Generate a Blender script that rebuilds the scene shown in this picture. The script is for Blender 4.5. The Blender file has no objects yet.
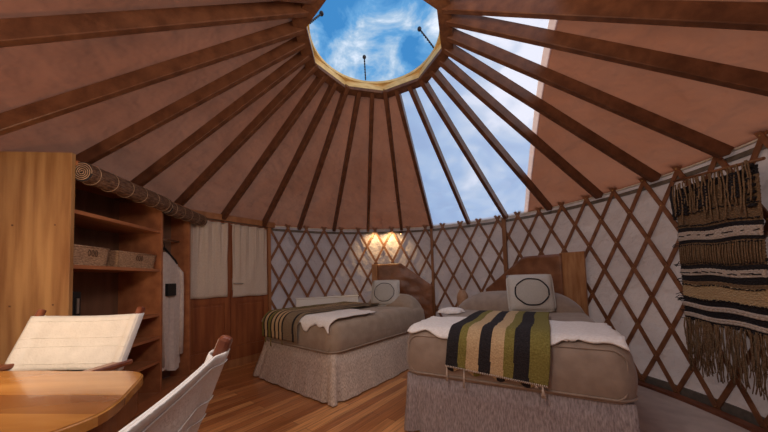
import bpy, bmesh, math, random
from mathutils import Vector, Matrix, noise
random.seed(7)
C = bpy.context.scene.collection
PI = math.pi
def rad(d): return math.radians(d)
# yurt: centre at the origin, floor z = 0, azimuth measured clockwise from +y
R = 2.6; WT = 1.966; RR = .606; RZ = 3.172
SL = (RZ-WT)/(R-RR)
def P(az, rho, z): a = rad(az); return Vector((rho*math.sin(a), rho*math.cos(a), z))

# ------------------------------------------------------------------ materials
def mat(name, col, col2=None, rough=.6, scale=(8, 8, 8), nscale=3, bump=0, bscale=60, spec=.3, transl=0, detail=4,
        wave=None, coat=0, sheen=0, ramp=(.35, .65), bdist=.01, metal=0):
    m = bpy.data.materials.new(name); m.use_nodes = True
    nt = m.node_tree; N = nt.nodes; L = nt.links; N.clear()
    out = N.new('ShaderNodeOutputMaterial'); b = N.new('ShaderNodeBsdfPrincipled')
    b.inputs['Roughness'].default_value = rough; b.inputs['Specular IOR Level'].default_value = spec
    b.inputs['Coat Weight'].default_value = coat; b.inputs['Sheen Weight'].default_value = sheen
    b.inputs['Metallic'].default_value = metal
    tc = N.new('ShaderNodeTexCoord'); mp = N.new('ShaderNodeMapping'); mp.inputs['Scale'].default_value = scale
    L.new(tc.outputs['Object'], mp.inputs['Vector'])
    nz = N.new('ShaderNodeTexNoise'); nz.inputs['Scale'].default_value = nscale; nz.inputs['Detail'].default_value = detail
    L.new(mp.outputs['Vector'], nz.inputs['Vector'])
    rp = N.new('ShaderNodeValToRGB'); rp.color_ramp.elements[0].position = ramp[0]; rp.color_ramp.elements[1].position = ramp[1]
    rp.color_ramp.elements[0].color = (*col, 1); rp.color_ramp.elements[1].color = (*(col2 or col), 1)
    L.new(nz.outputs['Fac'], rp.inputs['Fac'])
    colout = rp.outputs['Color']
    L.new(colout, b.inputs['Base Color'])
    bp = None
    if bump:
        bp = N.new('ShaderNodeBump'); bp.inputs['Strength'].default_value = bump; bp.inputs['Distance'].default_value = bdist
        if wave:
            wv = N.new('ShaderNodeTexWave'); wv.inputs['Scale'].default_value = wave[0]; wv.inputs['Distortion'].default_value = wave[1]
            wv.bands_direction = wave[2]; L.new(tc.outputs['Object'], wv.inputs['Vector']); L.new(wv.outputs['Fac'], bp.inputs['Height'])
        else:
            n2 = N.new('ShaderNodeTexNoise'); n2.inputs['Scale'].default_value = bscale; n2.inputs['Detail'].default_value = 3
            L.new(tc.outputs['Object'], n2.inputs['Vector']); L.new(n2.outputs['Fac'], bp.inputs['Height'])
        L.new(bp.outputs['Normal'], b.inputs['Normal'])
    sh = b.outputs['BSDF']
    if transl:
        t = N.new('ShaderNodeBsdfTranslucent'); L.new(colout, t.inputs['Color'])
        if bp: L.new(bp.outputs['Normal'], t.inputs['Normal'])
        mx = N.new('ShaderNodeMixShader'); mx.inputs['Fac'].default_value = transl
        L.new(sh, mx.inputs[1]); L.new(t.outputs['BSDF'], mx.inputs[2]); sh = mx.outputs['Shader']
    L.new(sh, out.inputs['Surface'])
    return m

M = {}
M['rafter'] = mat('rafter wood', (.095, .036, .017), (.16, .064, .03), .45, (6, 6, 6), 2, .25, 30)
M['ringwood'] = mat('ring wood', (.66, .45, .17), (.85, .62, .27), .5, (4, 4, 12), 3)  # yellow raised so the colour carries sky light on the inner ring
M['ringdark'] = mat('dark ring wood', (.1, .04, .02), (.17, .07, .03), .5)
M['lath'] = mat('lath wood', (.165, .066, .030), (.27, .115, .052), .5, (5, 5, 5), 2, .1, 40)
M['post'] = mat('post wood', (.2, .08, .03), (.28, .12, .05), .45, (10, 10, 2), 2)
M['canvas'] = mat('wall canvas', (.52, .41, .37), (.64, .52, .47), .9, (1, 1, 1), 2, 1, 7, spec=.1, transl=.25, bdist=.06)
M['roof'] = mat('roof canvas', (.33, .118, .060), (.39, .15, .08), .9, (1, 1, 1), 1.5, 1, 3.5, spec=.05, transl=.5, bdist=.09)
M['strap'] = mat('grey strap', (.12, .1, .08), (.17, .14, .11), .8)
M['rope_glow'] = mat('pale rope', (.6, .52, .42), (.7, .62, .5), .9)  # cord tone kept pale to stand for light leaking over the wall top
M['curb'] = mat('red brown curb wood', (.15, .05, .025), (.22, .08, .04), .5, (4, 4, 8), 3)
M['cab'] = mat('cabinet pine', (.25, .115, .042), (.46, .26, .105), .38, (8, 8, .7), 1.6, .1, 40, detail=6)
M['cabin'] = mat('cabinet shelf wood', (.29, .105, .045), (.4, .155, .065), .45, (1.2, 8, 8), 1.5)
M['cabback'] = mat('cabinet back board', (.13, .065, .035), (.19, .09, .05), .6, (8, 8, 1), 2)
M['door'] = mat('door wood', (.2, .058, .022), (.3, .1, .036), .42, (8, 8, .8), 2)
M['doorframe'] = mat('door frame wood', (.28, .115, .045), (.38, .17, .07), .45, (8, 8, .8), 2)
M['curtain'] = mat('curtain linen', (.62, .51, .42), (.72, .61, .51), .9, (30, 30, 30), 4, .3, 120, spec=.1, transl=.15)
M['glass_dark'] = mat('door pane', (.05, .05, .05), None, .1, spec=.5)
M['steel'] = mat('brushed steel', (.55, .52, .48), None, .3, metal=1)
M['black'] = mat('black plastic', (.012, .012, .013), None, .4)
M['brass'] = mat('brass', (.5, .33, .12), None, .35, metal=1)
M['table'] = mat('table wood', (.38, .16, .036), (.52, .25, .068), .2, (1.2, 9, 9), 1.6, .06, 30, coat=.35, detail=6)
M['tabledark'] = mat('table band darker', (.24, .085, .022), (.31, .125, .035), .2, (1.2, 9, 9), 1.6, .06, 30, coat=.35)
M['apron'] = mat('table apron wood', (.16, .055, .02), (.22, .08, .03), .3)
M['mahogany'] = mat('mahogany', (.15, .04, .018), (.25, .085, .04), .28, (9, 9, 3), 2, coat=.3)
M['chaircloth'] = mat('chair canvas', (.74, .73, .7), (.8, .79, .76), .85, (6, 6, 6), 3, .3, 90, spec=.15, transl=.1)
M['spread'] = mat('taupe bedspread', (.27, .205, .16), (.33, .255, .2), .85, (4, 4, 4), 3, .35, 9, spec=.15, sheen=.3, bdist=.02)
M['spread_b'] = mat('warm taupe bedspread', (.32, .245, .18), (.38, .295, .22), .85, (4, 4, 4), 3, .35, 9, spec=.15, sheen=.3, bdist=.02)
def woven(name, c1, c2, s=120):
    m = mat(name, c1, c2, .9, (s*1.2, s*1.2, 30), 1, .8, 160, spec=.1, detail=6, ramp=(.3, .7), bdist=.004)
    return m
M['skirt'] = woven('pale woven skirt', (.36, .27, .21), (.8, .67, .56))
M['skirt_g'] = woven('grey woven skirt', (.22, .185, .185), (.46, .40, .40))
M['white'] = mat('white wool', (.78, .74, .70), (.88, .85, .82), .95, (20, 20, 20), 3, .7, 45, spec=.1, sheen=.3)
M['cushion'] = mat('cushion cloth', (.5, .48, .44), (.6, .58, .54), .9, (60, 60, 60), 3, .3, 140, spec=.1)
M['cushion_disc'] = mat('cushion disc cloth', (.4, .39, .36), (.5, .48, .44), .9, (60, 60, 60), 3, .3, 140, spec=.1)
M['thread'] = mat('dark thread', (.03, .028, .03), None, .9)
M['leather'] = mat('brown headboard leather', (.17, .062, .025), (.28, .115, .05), .38, (3, 3, 3), 2, .5, 5, spec=.45, bdist=.04)
M['plank'] = mat('headboard plank', (.3, .12, .04), (.48, .24, .1), .4, (12, 12, 1.5), 2, detail=6)
M['heater'] = mat('white enamel', (.9, .88, .84), None, .5)
M['wicker'] = mat('wicker', (.3, .175, .10), (.62, .40, .25), .75, (60, 60, 160), 1, .8, 90)
M['blind'] = mat('bamboo blind', (.07, .034, .022), (.21, .115, .07), .6, (20, 20, 120), 1, .8, 90)
M['blindpale'] = mat('blind edge', (.35, .22, .14), (.45, .3, .2), .6)
M['robe'] = mat('robe cloth', (.54, .45, .40), (.62, .53, .47), .95, (10, 10, 10), 3, .4, 60, sheen=.4)
M['rug'] = mat('pale floor mat', (.5, .41, .36), (.6, .5, .44), .85, (3, 3, 3), 2.5, .3, 20)
M['vase'] = mat('tan ceramic', (.42, .24, .14), (.5, .3, .18), .5)
M['hook'] = mat('dark iron', (.03, .025, .03), None, .5)
M['t_black'] = mat('black wool', (.014, .012, .014), (.03, .026, .028), .95, (60, 60, 60), 2, .8, 90)
M['t_olive'] = mat('olive wool', (.16, .135, .03), (.25, .215, .06), .95, (60, 60, 60), 2, .8, 90)
M['t_tan'] = mat('tan wool', (.45, .31, .165), (.58, .42, .24), .95, (60, 60, 60), 2, .8, 90)
M['t_brown'] = mat('grey brown wool', (.19, .135, .085), (.27, .2, .125), .95, (60, 60, 60), 2, .8, 90)
M['t_jute'] = mat('jute yarn', (.15, .09, .048), (.28, .18, .10), .95, (60, 60, 60), 2, .8, 90)
M['t_cream'] = mat('cream wool', (.5, .41, .34), (.62, .52, .44), .95, (60, 60, 60), 2, .8, 90)

def floor_mat():
    m = bpy.data.materials.new('floor boards'); m.use_nodes = True
    nt = m.node_tree; N = nt.nodes; L = nt.links; b = N['Principled BSDF']
    tc = N.new('ShaderNodeTexCoord'); mp = N.new('ShaderNodeMapping'); mp.inputs['Rotation'].default_value = (0, 0, rad(-52))
    L.new(tc.outputs['Object'], mp.inputs['Vector'])
    br = N.new('ShaderNodeTexBrick'); br.offset = .37; br.inputs['Scale'].default_value = 1
    br.inputs['Brick Width'].default_value = 1.3; br.inputs['Row Height'].default_value = .085
    br.inputs['Mortar Size'].default_value = .0016; br.inputs['Mortar Smooth'].default_value = .3
    br.inputs['Color1'].default_value = (0, 0, 0, 1); br.inputs['Color2'].default_value = (1, 1, 1, 1); br.inputs['Mortar'].default_value = (.5, .5, .5, 1)
    L.new(mp.outputs['Vector'], br.inputs['Vector'])
    rp = N.new('ShaderNodeValToRGB'); e = rp.color_ramp.elements
    e[0].color = (.36, .12, .035, 1); e[1].color = (.74, .34, .12, 1); x = e.new(.5); x.color = (.54, .21, .07, 1)
    L.new(br.outputs['Color'], rp.inputs['Fac'])
    m2 = N.new('ShaderNodeMapping'); m2.inputs['Scale'].default_value = (1.2, 22, 1); L.new(mp.outputs['Vector'], m2.inputs['Vector'])
    nz = N.new('ShaderNodeTexNoise'); nz.inputs['Scale'].default_value = 2.5; nz.inputs['Detail'].default_value = 6
    L.new(m2.outputs['Vector'], nz.inputs['Vector'])
    r2 = N.new('ShaderNodeValToRGB'); r2.color_ramp.elements[0].color = (.6, .6, .6, 1); r2.color_ramp.elements[1].color = (1.15, 1.15, 1.15, 1)
    r2.color_ramp.elements[0].position = .3; r2.color_ramp.elements[1].position = .7
    L.new(nz.outputs['Fac'], r2.inputs['Fac'])
    mx = N.new('ShaderNodeMix'); mx.data_type = 'RGBA'; mx.blend_type = 'MULTIPLY'; mx.inputs[0].default_value = 1
    L.new(rp.outputs['Color'], mx.inputs[6]); L.new(r2.outputs['Color'], mx.inputs[7])
    m3 = N.new('ShaderNodeMix'); m3.data_type = 'RGBA'; m3.inputs[7].default_value = (.05, .02, .01, 1)
    L.new(br.outputs['Fac'], m3.inputs[0]); L.new(mx.outputs[2], m3.inputs[6])
    L.new(m3.outputs[2], b.inputs['Base Color']); b.inputs['Roughness'].default_value = .3
    b.inputs['Coat Weight'].default_value = .15
    return m
M['floor'] = floor_mat()

def vinyl_mat():
    m = bpy.data.materials.new('clear vinyl'); m.use_nodes = True
    nt = m.node_tree; N = nt.nodes; L = nt.links; N.clear()
    out = N.new('ShaderNodeOutputMaterial'); t = N.new('ShaderNodeBsdfTransparent'); t.inputs['Color'].default_value = (.93, .93, .97, 1)
    tr = N.new('ShaderNodeBsdfTranslucent'); tr.inputs['Color'].default_value = (.86, .82, .88, 1)
    mx = N.new('ShaderNodeMixShader'); mx.inputs['Fac'].default_value = .55
    L.new(t.outputs[0], mx.inputs[1]); L.new(tr.outputs[0], mx.inputs[2]); L.new(mx.outputs[0], out.inputs['Surface'])
    return m
M['vinyl'] = vinyl_mat()
def dome_mat():
    m = bpy.data.materials.new('clear acrylic'); m.use_nodes = True
    nt = m.node_tree; N = nt.nodes; L = nt.links; N.clear()
    out = N.new('ShaderNodeOutputMaterial'); t = N.new('ShaderNodeBsdfTransparent'); t.inputs['Color'].default_value = (.97, .98, 1, 1)
    L.new(t.outputs[0], out.inputs['Surface'])
    return m
M['dome'] = dome_mat()

# ------------------------------------------------------------------ helpers
def obj(name, bm, m, parent=None, smooth=False, kind=None):
    me = bpy.data.meshes.new(name); bm.normal_update(); bm.to_mesh(me); bm.free()
    ms = m if isinstance(m, (list, tuple)) else [m]
    for x in ms: me.materials.append(M[x] if isinstance(x, str) else x)
    o = bpy.data.objects.new(name, me); C.objects.link(o)
    if smooth:
        for p in me.polygons: p.use_smooth = True
    if parent: o.parent = parent
    if kind: o['kind'] = kind
    return o
def tag(o, label, cat, group=None, kind=None):
    o['label'] = label; o['category'] = cat
    if group: o['group'] = group
    if kind: o['kind'] = kind
    return o
def thing(name, label, cat, loc=(0, 0, 0), rotz=0, group=None):
    o = bpy.data.objects.new(name, None); C.objects.link(o); o.location = loc; o.rotation_euler = (0, 0, rotz)
    return tag(o, label, cat, group)
def B(): return bmesh.new()
def box(bm, x0, x1, y0, y1, z0, z1, mx=None, bev=0, seg=2, mi=0):
    T = Matrix.Translation(((x0+x1)/2, (y0+y1)/2, (z0+z1)/2)) @ Matrix.Diagonal((abs(x1-x0), abs(y1-y0), abs(z1-z0), 1))
    b2 = bmesh.new(); bmesh.ops.create_cube(b2, size=1, matrix=T)
    if bev: bmesh.ops.bevel(b2, geom=list(b2.edges), offset=bev, segments=seg, affect='EDGES', profile=.5)
    if mx is not None: bmesh.ops.transform(b2, matrix=mx, verts=b2.verts)
    merge(bm, b2, mi)
def merge(bm, b2, mi=0):
    vm = {}
    for v in b2.verts: vm[v] = bm.verts.new(v.co)
    for f in b2.faces:
        try: g = bm.faces.new([vm[v] for v in f.verts]); g.material_index = mi if mi else f.material_index; g.smooth = f.smooth
        except ValueError: pass
    b2.free()
def bar(bm, a, b, w, h, up=(0, 0, 1), bev=0, mi=0):
    """box from a to b: w across, h along up"""
    a = Vector(a); b = Vector(b); d = b-a; l = d.length; d.normalize()
    s = d.cross(Vector(up)).normalized(); u = s.cross(d)
    mt = Matrix((( *s, 0), (*d, 0), (*u, 0), (0, 0, 0, 1))).transposed(); mt.translation = (a+b)/2
    box(bm, -w/2, w/2, -l/2, l/2, -h/2, h/2, mt, bev, mi=mi)
def tube(bm, pts, r, n=8, caps=True, mi=0):
    pts = [Vector(p) for p in pts]; rings = []
    rr = r if isinstance(r, (list, tuple)) else [r]*len(pts)
    for i, p in enumerate(pts):
        d = (pts[min(i+1, len(pts)-1)]-pts[max(i-1, 0)]).normalized()
        up = Vector((0, 0, 1)) if abs(d.z) < .9 else Vector((1, 0, 0))
        s = d.cross(up).normalized(); u = s.cross(d)
        rings.append([bm.verts.new(p+(s*math.cos(2*PI*k/n)+u*math.sin(2*PI*k/n))*rr[i]) for k in range(n)])
    for a, b in zip(rings, rings[1:]):
        for k in range(n):
            f = bm.faces.new((a[k], a[(k+1) % n], b[(k+1) % n], b[k])); f.smooth = True; f.material_index = mi
    if caps:
        for rg in (rings[0][::-1], rings[-1]):
            f = bm.faces.new(rg); f.material_index = mi
def lathe(bm, prof, c=(0, 0), n=24, cap=True):
    rings = [[bm.verts.new((c[0]+r*math.cos(2*PI*k/n), c[1]+r*math.sin(2*PI*k/n), z)) for k in range(n)] for r, z in prof]
    for a, b in zip(rings, rings[1:]):
        for k in range(n):
            f = bm.faces.new((a[k], a[(k+1) % n], b[(k+1) % n], b[k])); f.smooth = True
    if cap:
        bm.faces.new(rings[0][::-1]); bm.faces.new(rings[-1])
def prism(bm, pts, z0, z1, mi=0):
    a = [bm.verts.new((x, y, z0)) for x, y in pts]; b = [bm.verts.new((x, y, z1)) for x, y in pts]
    n = len(pts); fs = [bm.faces.new(a[::-1]), bm.faces.new(b)]
    for k in range(n): fs.append(bm.faces.new((a[k], a[(k+1) % n], b[(k+1) % n], b[k])))
    for f in fs: f.material_index = mi
def arcband(bm, az0, az1, r0, r1, z0, z1, step=2.0):
    n = max(2, int(abs(az1-az0)/step)); rg = []
    for i in range(n+1):
        a = az0+(az1-az0)*i/n
        rg.append([bm.verts.new(P(a, r0, z0)), bm.verts.new(P(a, r1, z0)), bm.verts.new(P(a, r1, z1)), bm.verts.new(P(a, r0, z1))])
    for a, b in zip(rg, rg[1:]):
        for k in range(4): bm.faces.new((a[k], b[k], b[(k+1) % 4], a[(k+1) % 4]))
    bm.faces.new(rg[0]); bm.faces.new(rg[-1][::-1])
def grid(bm, fn, nu, nv, mi=None, smooth=True):
    V = [[bm.verts.new(fn(i/nu, j/nv)) for j in range(nv+1)] for i in range(nu+1)]
    for i in range(nu):
        for j in range(nv):
            f = bm.faces.new((V[i][j], V[i+1][j], V[i+1][j+1], V[i][j+1])); f.smooth = smooth
            if mi: f.material_index = mi((i+.5)/nu, (j+.5)/nv)
    return V
def solid(o, t, off=-1):
    md = o.modifiers.new('thickness', 'SOLIDIFY'); md.thickness = t; md.offset = off; return o

# ------------------------------------------------------------------ the setting
bm = B(); lathe(bm, [(2.72, -.12), (2.72, 0)], n=96); 
for f in bm.faces: f.smooth = False
obj('floor', bm, 'floor', kind='structure')

def wallmesh(az0, az1):
    bm = B()
    def fn(u, v):
        az = az0+(az1-az0)*u; z = v*2.03
        k = noise.noise(Vector((az*.12+z*1.1, z*1.6, 3.3)))*.010+noise.noise(Vector((az*.35-z*4.5, z*1.2-az*.05, 8)))*.012*(1.25-.5*z)
        return P(az, R+.035+k, z)
    grid(bm, fn, int((az1-az0)*1.5), 44); return bm
obj('wall_canvas', wallmesh(-42.3, 180), 'canvas', kind='structure')
obj('wall_left', wallmesh(-180, -67.4), 'canvas', kind='structure')

# roof canvas cut from one cone: canvas left of the skylight strip, clear strip, canvas to its right
GS = Vector((.372, .928, 0)).normalized(); GN = Vector((GS.y, -GS.x, 0))    # strip direction and its right-hand normal
def cone_fn(u, v):
    az = 360*u; t = v; rho = (R+.03)*(1-t)+(RR+.02)*t
    z = WT+.055+(R-rho)*SL
    ka = (az-(-44.23))/(360/28); sag = abs(math.sin(PI*ka))
    w = noise.noise(Vector((math.sin(rad(az))*rho*1.6, math.cos(rad(az))*rho*1.6, 1)))*.02+.034*max(0, rho-1.1)*abs(noise.noise(Vector((az*.09+rho*2.2, rho*4.5-az*.06, 9))))+noise.noise(Vector((az*.22, rho*5+az*.05, 5)))*.014*max(0, (rho-1.3))
    for q, (rc, am) in enumerate(((2.02, .018), (1.75, .014), (2.25, .012), (1.5, .007))):
        d_ = rho-rc-.10*noise.noise(Vector((az*.06, q*7.7, 0)))-.0045*((az+q*5) % (360/28)); k_ = max(0, noise.noise(Vector((az*.11, q*3.1, 6)))+.35)
        w += am*k_*math.exp(-(d_/.028)**2)
    return P(az, rho, z+w*min(1, (R-rho)*4+.1))
dl = 1.275
dleft = Vector((math.sin(rad(19)), math.cos(rad(19)), 0)); nleft = Vector((dleft.y, -dleft.x, 0))
def cone(kind):
    b = B(); V = grid(b, cone_fn, 448, 110); bmesh.ops.remove_doubles(b, verts=b.verts, dist=1e-4)
    def cut(co, no, keep_pos):
        g = list(b.verts)+list(b.edges)+list(b.faces)
        bmesh.ops.bisect_plane(b, geom=g, plane_co=co, plane_no=no, clear_inner=keep_pos, clear_outer=not keep_pos)
    if kind == 'right': cut(GN*(dl+.045), GN, True)
    elif kind == 'strip':
        cut(GN*dl, GN, False); cut((0, 0, 0), nleft, True)
    else: cut((0, 0, 0), nleft, False)
    return b
obj('ceiling', cone('left'), 'roof', kind='structure')
obj('ceiling', cone('right'), 'roof', kind='structure')
w = obj('window_1', cone('strip'), 'vinyl', kind='structure')
# hems along the strip
def hem(co, no, wd):
    b = B(); grid(b, cone_fn, 448, 110); bmesh.ops.remove_doubles(b, verts=b.verts, dist=1e-4)
    for c2, kp in ((co, True), (co+no*wd, False)):
        bmesh.ops.bisect_plane(b, geom=list(b.verts)+list(b.edges)+list(b.faces), plane_co=c2, plane_no=no, clear_inner=kp, clear_outer=not kp)
    bmesh.ops.translate(b, verts=b.verts, vec=(0, 0, -.006)); return b
b = hem(GN*(dl-.0), GN, .05); h = obj('trim_1', b, mat('hem cloth', (.8, .5, .38), (.85, .56, .44), .9, transl=.85), kind='structure')

bm = B(); arcband(bm, -42, 180, R+.012, R+.026, 1.915, 1.95); obj('trim_2', bm, 'strap', kind='structure')
bm = B(); arcband(bm, -42, 180, R+.008, R+.03, 1.985, 1.998); obj('trim_3', bm, 'rope_glow', kind='structure')
bm = B(); arcband(bm, -42, 125, R-.095, R-.028, 0.0, .035); obj('trim_4', bm, 'curb', kind='structure')
bm = B(); arcband(bm, -42, 125, R+.01, R+.028, 0, .09); obj('trim_5', bm, 'strap', kind='structure')

# crown ring
ring = thing('crown_ring', 'wooden crown ring around the open skylight at the roof top', 'roof ring', (-.008, .015, RZ))
def ngon(r, n=9, off=6.5): return [P(off+360*k/n, r, 0) for k in range(n)]
def ringband(bm, ri, ro, z0, z1, n, off=6.5):
    a = ngon(ri, n, off); b = ngon(ro, n, off)
    v = [[bm.verts.new((p.x, p.y, z)) for p in q] for q, z in ((a, z0), (b, z0), (b, z1), (a, z1))]
    for k in range(n):
        j = (k+1) % n
        for i in range(4): bm.faces.new((v[i][k], v[i][j], v[(i+1) % 4][j], v[(i+1) % 4][k]))
bm = B(); ringband(bm, .583, .69, -.06, -.03, 9); obj('lower_band', bm, 'ringdark', ring)
bm = B(); ringband(bm, .590, .645, -.028, .03, 9); obj('inner_frame', bm, 'ringwood', ring)
bm = B(); ringband(bm, .553, .70, .032, .055, 48, 0); obj('top_hoop', bm, 'ringwood', ring)
# clear dome and its latches
bm = B(); lathe(bm, [(.64*math.cos(t), .087+.27*math.sin(t)) for t in [i*PI/2/10 for i in range(10)]]+[(.02, .357)], n=48)
o = obj('skylight_dome', bm, 'dome'); o.location = (0, 0, RZ); tag(o, 'clear domed skylight cover closing the crown ring', 'skylight')
for az, az2, lab, rt in ((-13, -15, 'dark iron dome latch rising from the back of the crown ring', .50), (-103, -91, 'dark iron dome latch at the left side of the crown ring', .465), (73, 67, 'dark iron dome latch at the right side of the crown ring', .44)):
    t = thing('dome_latch', lab, 'latch', (0, 0, RZ), 0, 'dome latches')
    a = P(az, .56, .057); c = P(az2, rt, .258)
    bm = B(); tube(bm, [a, a.lerp(c, .5)+Vector((0, 0, .006)), c], .0065, 6)
    for q in range(7):
        p = a.lerp(c, .1+q*.12); bmesh.ops.create_icosphere(bm, subdivisions=1, radius=.010, matrix=Matrix.Translation(p))
    obj('rod', bm, 'hook', t)
    bm = B(); bmesh.ops.create_uvsphere(bm, u_segments=10, v_segments=8, radius=.02, matrix=Matrix.Translation(c)); obj('tip', bm, 'hook', t, True)

# rafters, each one a thing
RAF = {-7: 0, -6: -1.5, -5: .9, -4: 1.2, -3: .5, -2: -.3, -1: 0, 0: .2, 1: -.3, 2: -.3, 3: 0, 4: .3, 5: -.8, 6: 0, 7: 0, 8: .6, 9: .9, 10: .4, 11: -.4, 12: 1.0, 13: -.9, 14: 0}
RLAB = {-7: 'dark roof rafter nearly above the camera at the top left edge', -6: 'dark roof rafter running level along the upper left, above the dining table',
 -5: 'second long dark rafter on the left, slanting down to the left edge', -4: 'dark roof rafter ending behind the tall pine end of the wardrobe shelf',
 -3: 'dark roof rafter ending behind the nearer rolled bamboo blind', -2: 'dark roof rafter ending behind the farther rolled bamboo blind',
 -1: 'brown roof rafter ending over the middle of the curtained double door', 0: 'brown roof rafter ending over the right jamb of the double door',
 1: 'brown roof rafter, first one to the right of the door', 2: 'brown roof rafter above the left end of the white heater box',
 3: 'brown roof rafter just left of the glowing wall lamp', 4: 'brown roof rafter just right of the glowing wall lamp',
 5: 'thin brown rafter at the left edge of the clear roof strip, meeting a wall post', 6: 'dark rafter crossing the clear roof strip, second from its left edge',
 7: 'rafter crossing the clear roof strip down to the wall post behind the beds', 8: 'rafter leaving the clear roof strip at its lower right corner',
 9: 'rafter half under clear strip, half under canvas, ending left of the wall hanging', 10: 'long rafter ending beside the top left corner of the wall hanging',
 11: 'long rafter ending directly above the fringed wall hanging', 12: 'long rafter running from the crown ring to the right edge',
 13: 'topmost long rafter running level to the upper right corner', 14: 'rafter at the very top right, nearly above the camera'}
for k, d in RAF.items():
    az = -44.23+k*360/28+d
    bm = B()
    a = Vector((0, 0, 0)); run = R+.03-.655; b = Vector((0, -run, run*SL))   # local: +y points outward, origin at wall end
    dr = (b-a).normalized(); up = Vector((1, 0, 0)).cross(dr); up = -up if up.z < 0 else up
    W2, H = .023, .046
    prof = []
    for s, x in ((0.0, 'end'), (1.0, 'top')):
        pass
    L_ = (b-a).length
    sec = [(0, -H*.35), (.03, -H), (L_, -H), (L_, H), (0, H)]
    va = []; vb = []
    for s, h in sec:
        p = a+dr*s+up*h
        va.append(bm.verts.new(p+Vector((-W2, 0, 0)))); vb.append(bm.verts.new(p+Vector((W2, 0, 0))))
    bm.faces.new(va); bm.faces.new(vb[::-1])
    for i in range(5): bm.faces.new((va[i], vb[i], vb[(i+1) % 5], va[(i+1) % 5]))
    bmesh.ops.recalc_face_normals(bm, faces=bm.faces)
    bmesh.ops.bevel(bm, geom=list(bm.edges), offset=.004, segments=1, affect='EDGES')
    o = obj('rafter', bm, 'rafter'); o.location = P(az, R-.022, WT+.0+.0); o.rotation_euler = (0, 0, -rad(az))
    tag(o, RLAB[k], 'rafter', 'roof rafters')

# lattice: two crossing layers of laths
lat = thing('lattice_wall', 'brown crossed wooden lattice lining the round canvas wall', 'lattice', (0, 0, 0))
STEP = 6.5; AZ0 = -2.9; AMIN, AMAX = -42.1, 150
def lath_layer(sgn, r):
    bm = B(); dz = 1.925/7; half = STEP/2
    for n in range(-16, 36):
        top = AZ0+n*STEP
        pts = []
        # from slightly above the top node to slightly below the bottom node
        for j in range(0, 97):
            s = -.24+(7.1+.24)*j/96
            az = top+sgn*half*s; z = 1.968-dz*s; z += .035*min(1, max(0, (az-40)/40))*z/1.97
            pts.append((az, z))
        pts = [p for p in pts if AMIN <= p[0] <= AMAX]
        if len(pts) < 2: continue
        ring = []
        for i, (az, z) in enumerate(pts):
            a2 = pts[min(i+1, len(pts)-1)]; a1 = pts[max(i-1, 0)]
            d = (P(a2[0], r, a2[1])-P(a1[0], r, a1[1])).normalized()
            nr = -P(az, 1, 0); s_ = d.cross(nr).normalized(); c = P(az, r, z)
            w, t = .018, .0055
            ring.append([bm.verts.new(c+s_*x*w+nr*y*t) for x, y in ((-1, -1), (1, -1), (1, 1), (-1, 1))])
        for p, q in zip(ring, ring[1:]):
            for k in range(4): bm.faces.new((p[k], p[(k+1) % 4], q[(k+1) % 4], q[k]))
        bm.faces.new(ring[0][::-1]); bm.faces.new(ring[-1])
    bmesh.ops.recalc_face_normals(bm, faces=bm.faces)
    return bm
obj('lath_layer', lath_layer(1, R-.008), 'lath', lat)
obj('lath_layer', lath_layer(-1, R+.005), 'lath', lat)
bm = B()
for n in range(-16, 60):
    for j in range(0, 8):
        az = AZ0+(n+.5*(j % 2))*STEP
        if not (AMIN+1 < az < 112): continue
        bmesh.ops.create_icosphere(bm, subdivisions=1, radius=.006, matrix=Matrix.Translation(P(az, R-.015, (1.968-j*.275)*(1+.018*min(1, max(0, (az-40)/40))))))
obj('rivet', bm, 'brass', lat, kind='stuff')

for az, w, lab in ((19.0, .042, 'narrow square wall post between the two beds, left of the tan vase'), (45.0, .055, 'wooden wall post behind the head of the nearer bed')):
    bm = B(); mt = Matrix.Translation(P(az, R-.045, 0)) @ Matrix.Rotation(-rad(az), 4, 'Z')
    box(bm, -w/2, w/2, -.02, .02, 0, 1.965, mt, .003)
    tag(obj('wall_post', bm, 'post'), lab, 'post', 'wall posts')

# ------------------------------------------------------------------ double door (local x along the chord to the right, y outward)
dn = P(-54.8, 1, 0); DM = 2.6*math.cos(rad(12.2)); droot_loc = dn*DM
def dmx(): return Matrix.Translation(droot_loc) @ Matrix.Rotation(rad(54.8), 4, 'Z')
DX = dmx()
def place(o): o.matrix_world = DX; return o
bm = B(); box(bm, .552, .60, -.03, .06, 0, 1.95, bev=.003); box(bm, -.60, -.552, -.03, .06, 0, 1.95, bev=.003)
box(bm, -.60, .60, -.02, .08, .0, .10)
dfr = place(obj('door_1', bm, 'doorframe', kind='structure'))
bm = B(); box(bm, -.64, .66, -.05, .05, 1.955, 2.035, bev=.004); o = place(obj('trim_6', bm, 'doorframe', kind='structure'))
def leaf(x0, x1):
    root = bpy.data.objects.new('door_leaf', None); C.objects.link(root); root.parent = dfr
    b = B(); z0, z1 = .1, 1.945; s = .075
    box(b, x0, x0+s, -.015, .025, z0, z1, bev=.002); box(b, x1-s, x1, -.015, .025, z0, z1, bev=.002)
    box(b, x0+s, x1-s, -.015, .025, z0, z0+.17); box(b, x0+s, x1-s, -.015, .025, .86, .95); box(b, x0+s, x1-s, -.015, .025, z1-.08, z1)
    box(b, x0+s, x1-s, -.002, .018, z0+.17, .86)
    box(b, x0+s+.03, x1-s-.03, -.008, .0, z0+.2, .83, bev=.004)
    return b
for i, (x0, x1) in enumerate(((-.55, -.002), (.002, .55))):
    bm = leaf(x0, x1)
    root = [o for o in C.objects if o.name.startswith('door_leaf')][-1]
    bpy.data.objects.remove(root)
    l = obj('door_leaf', bm, 'door', dfr)
    b = B(); box(b, x0+.075, x1-.075, 0, .008, .95, 1.87); obj('window_pane', b, 'glass_dark', l)
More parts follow.
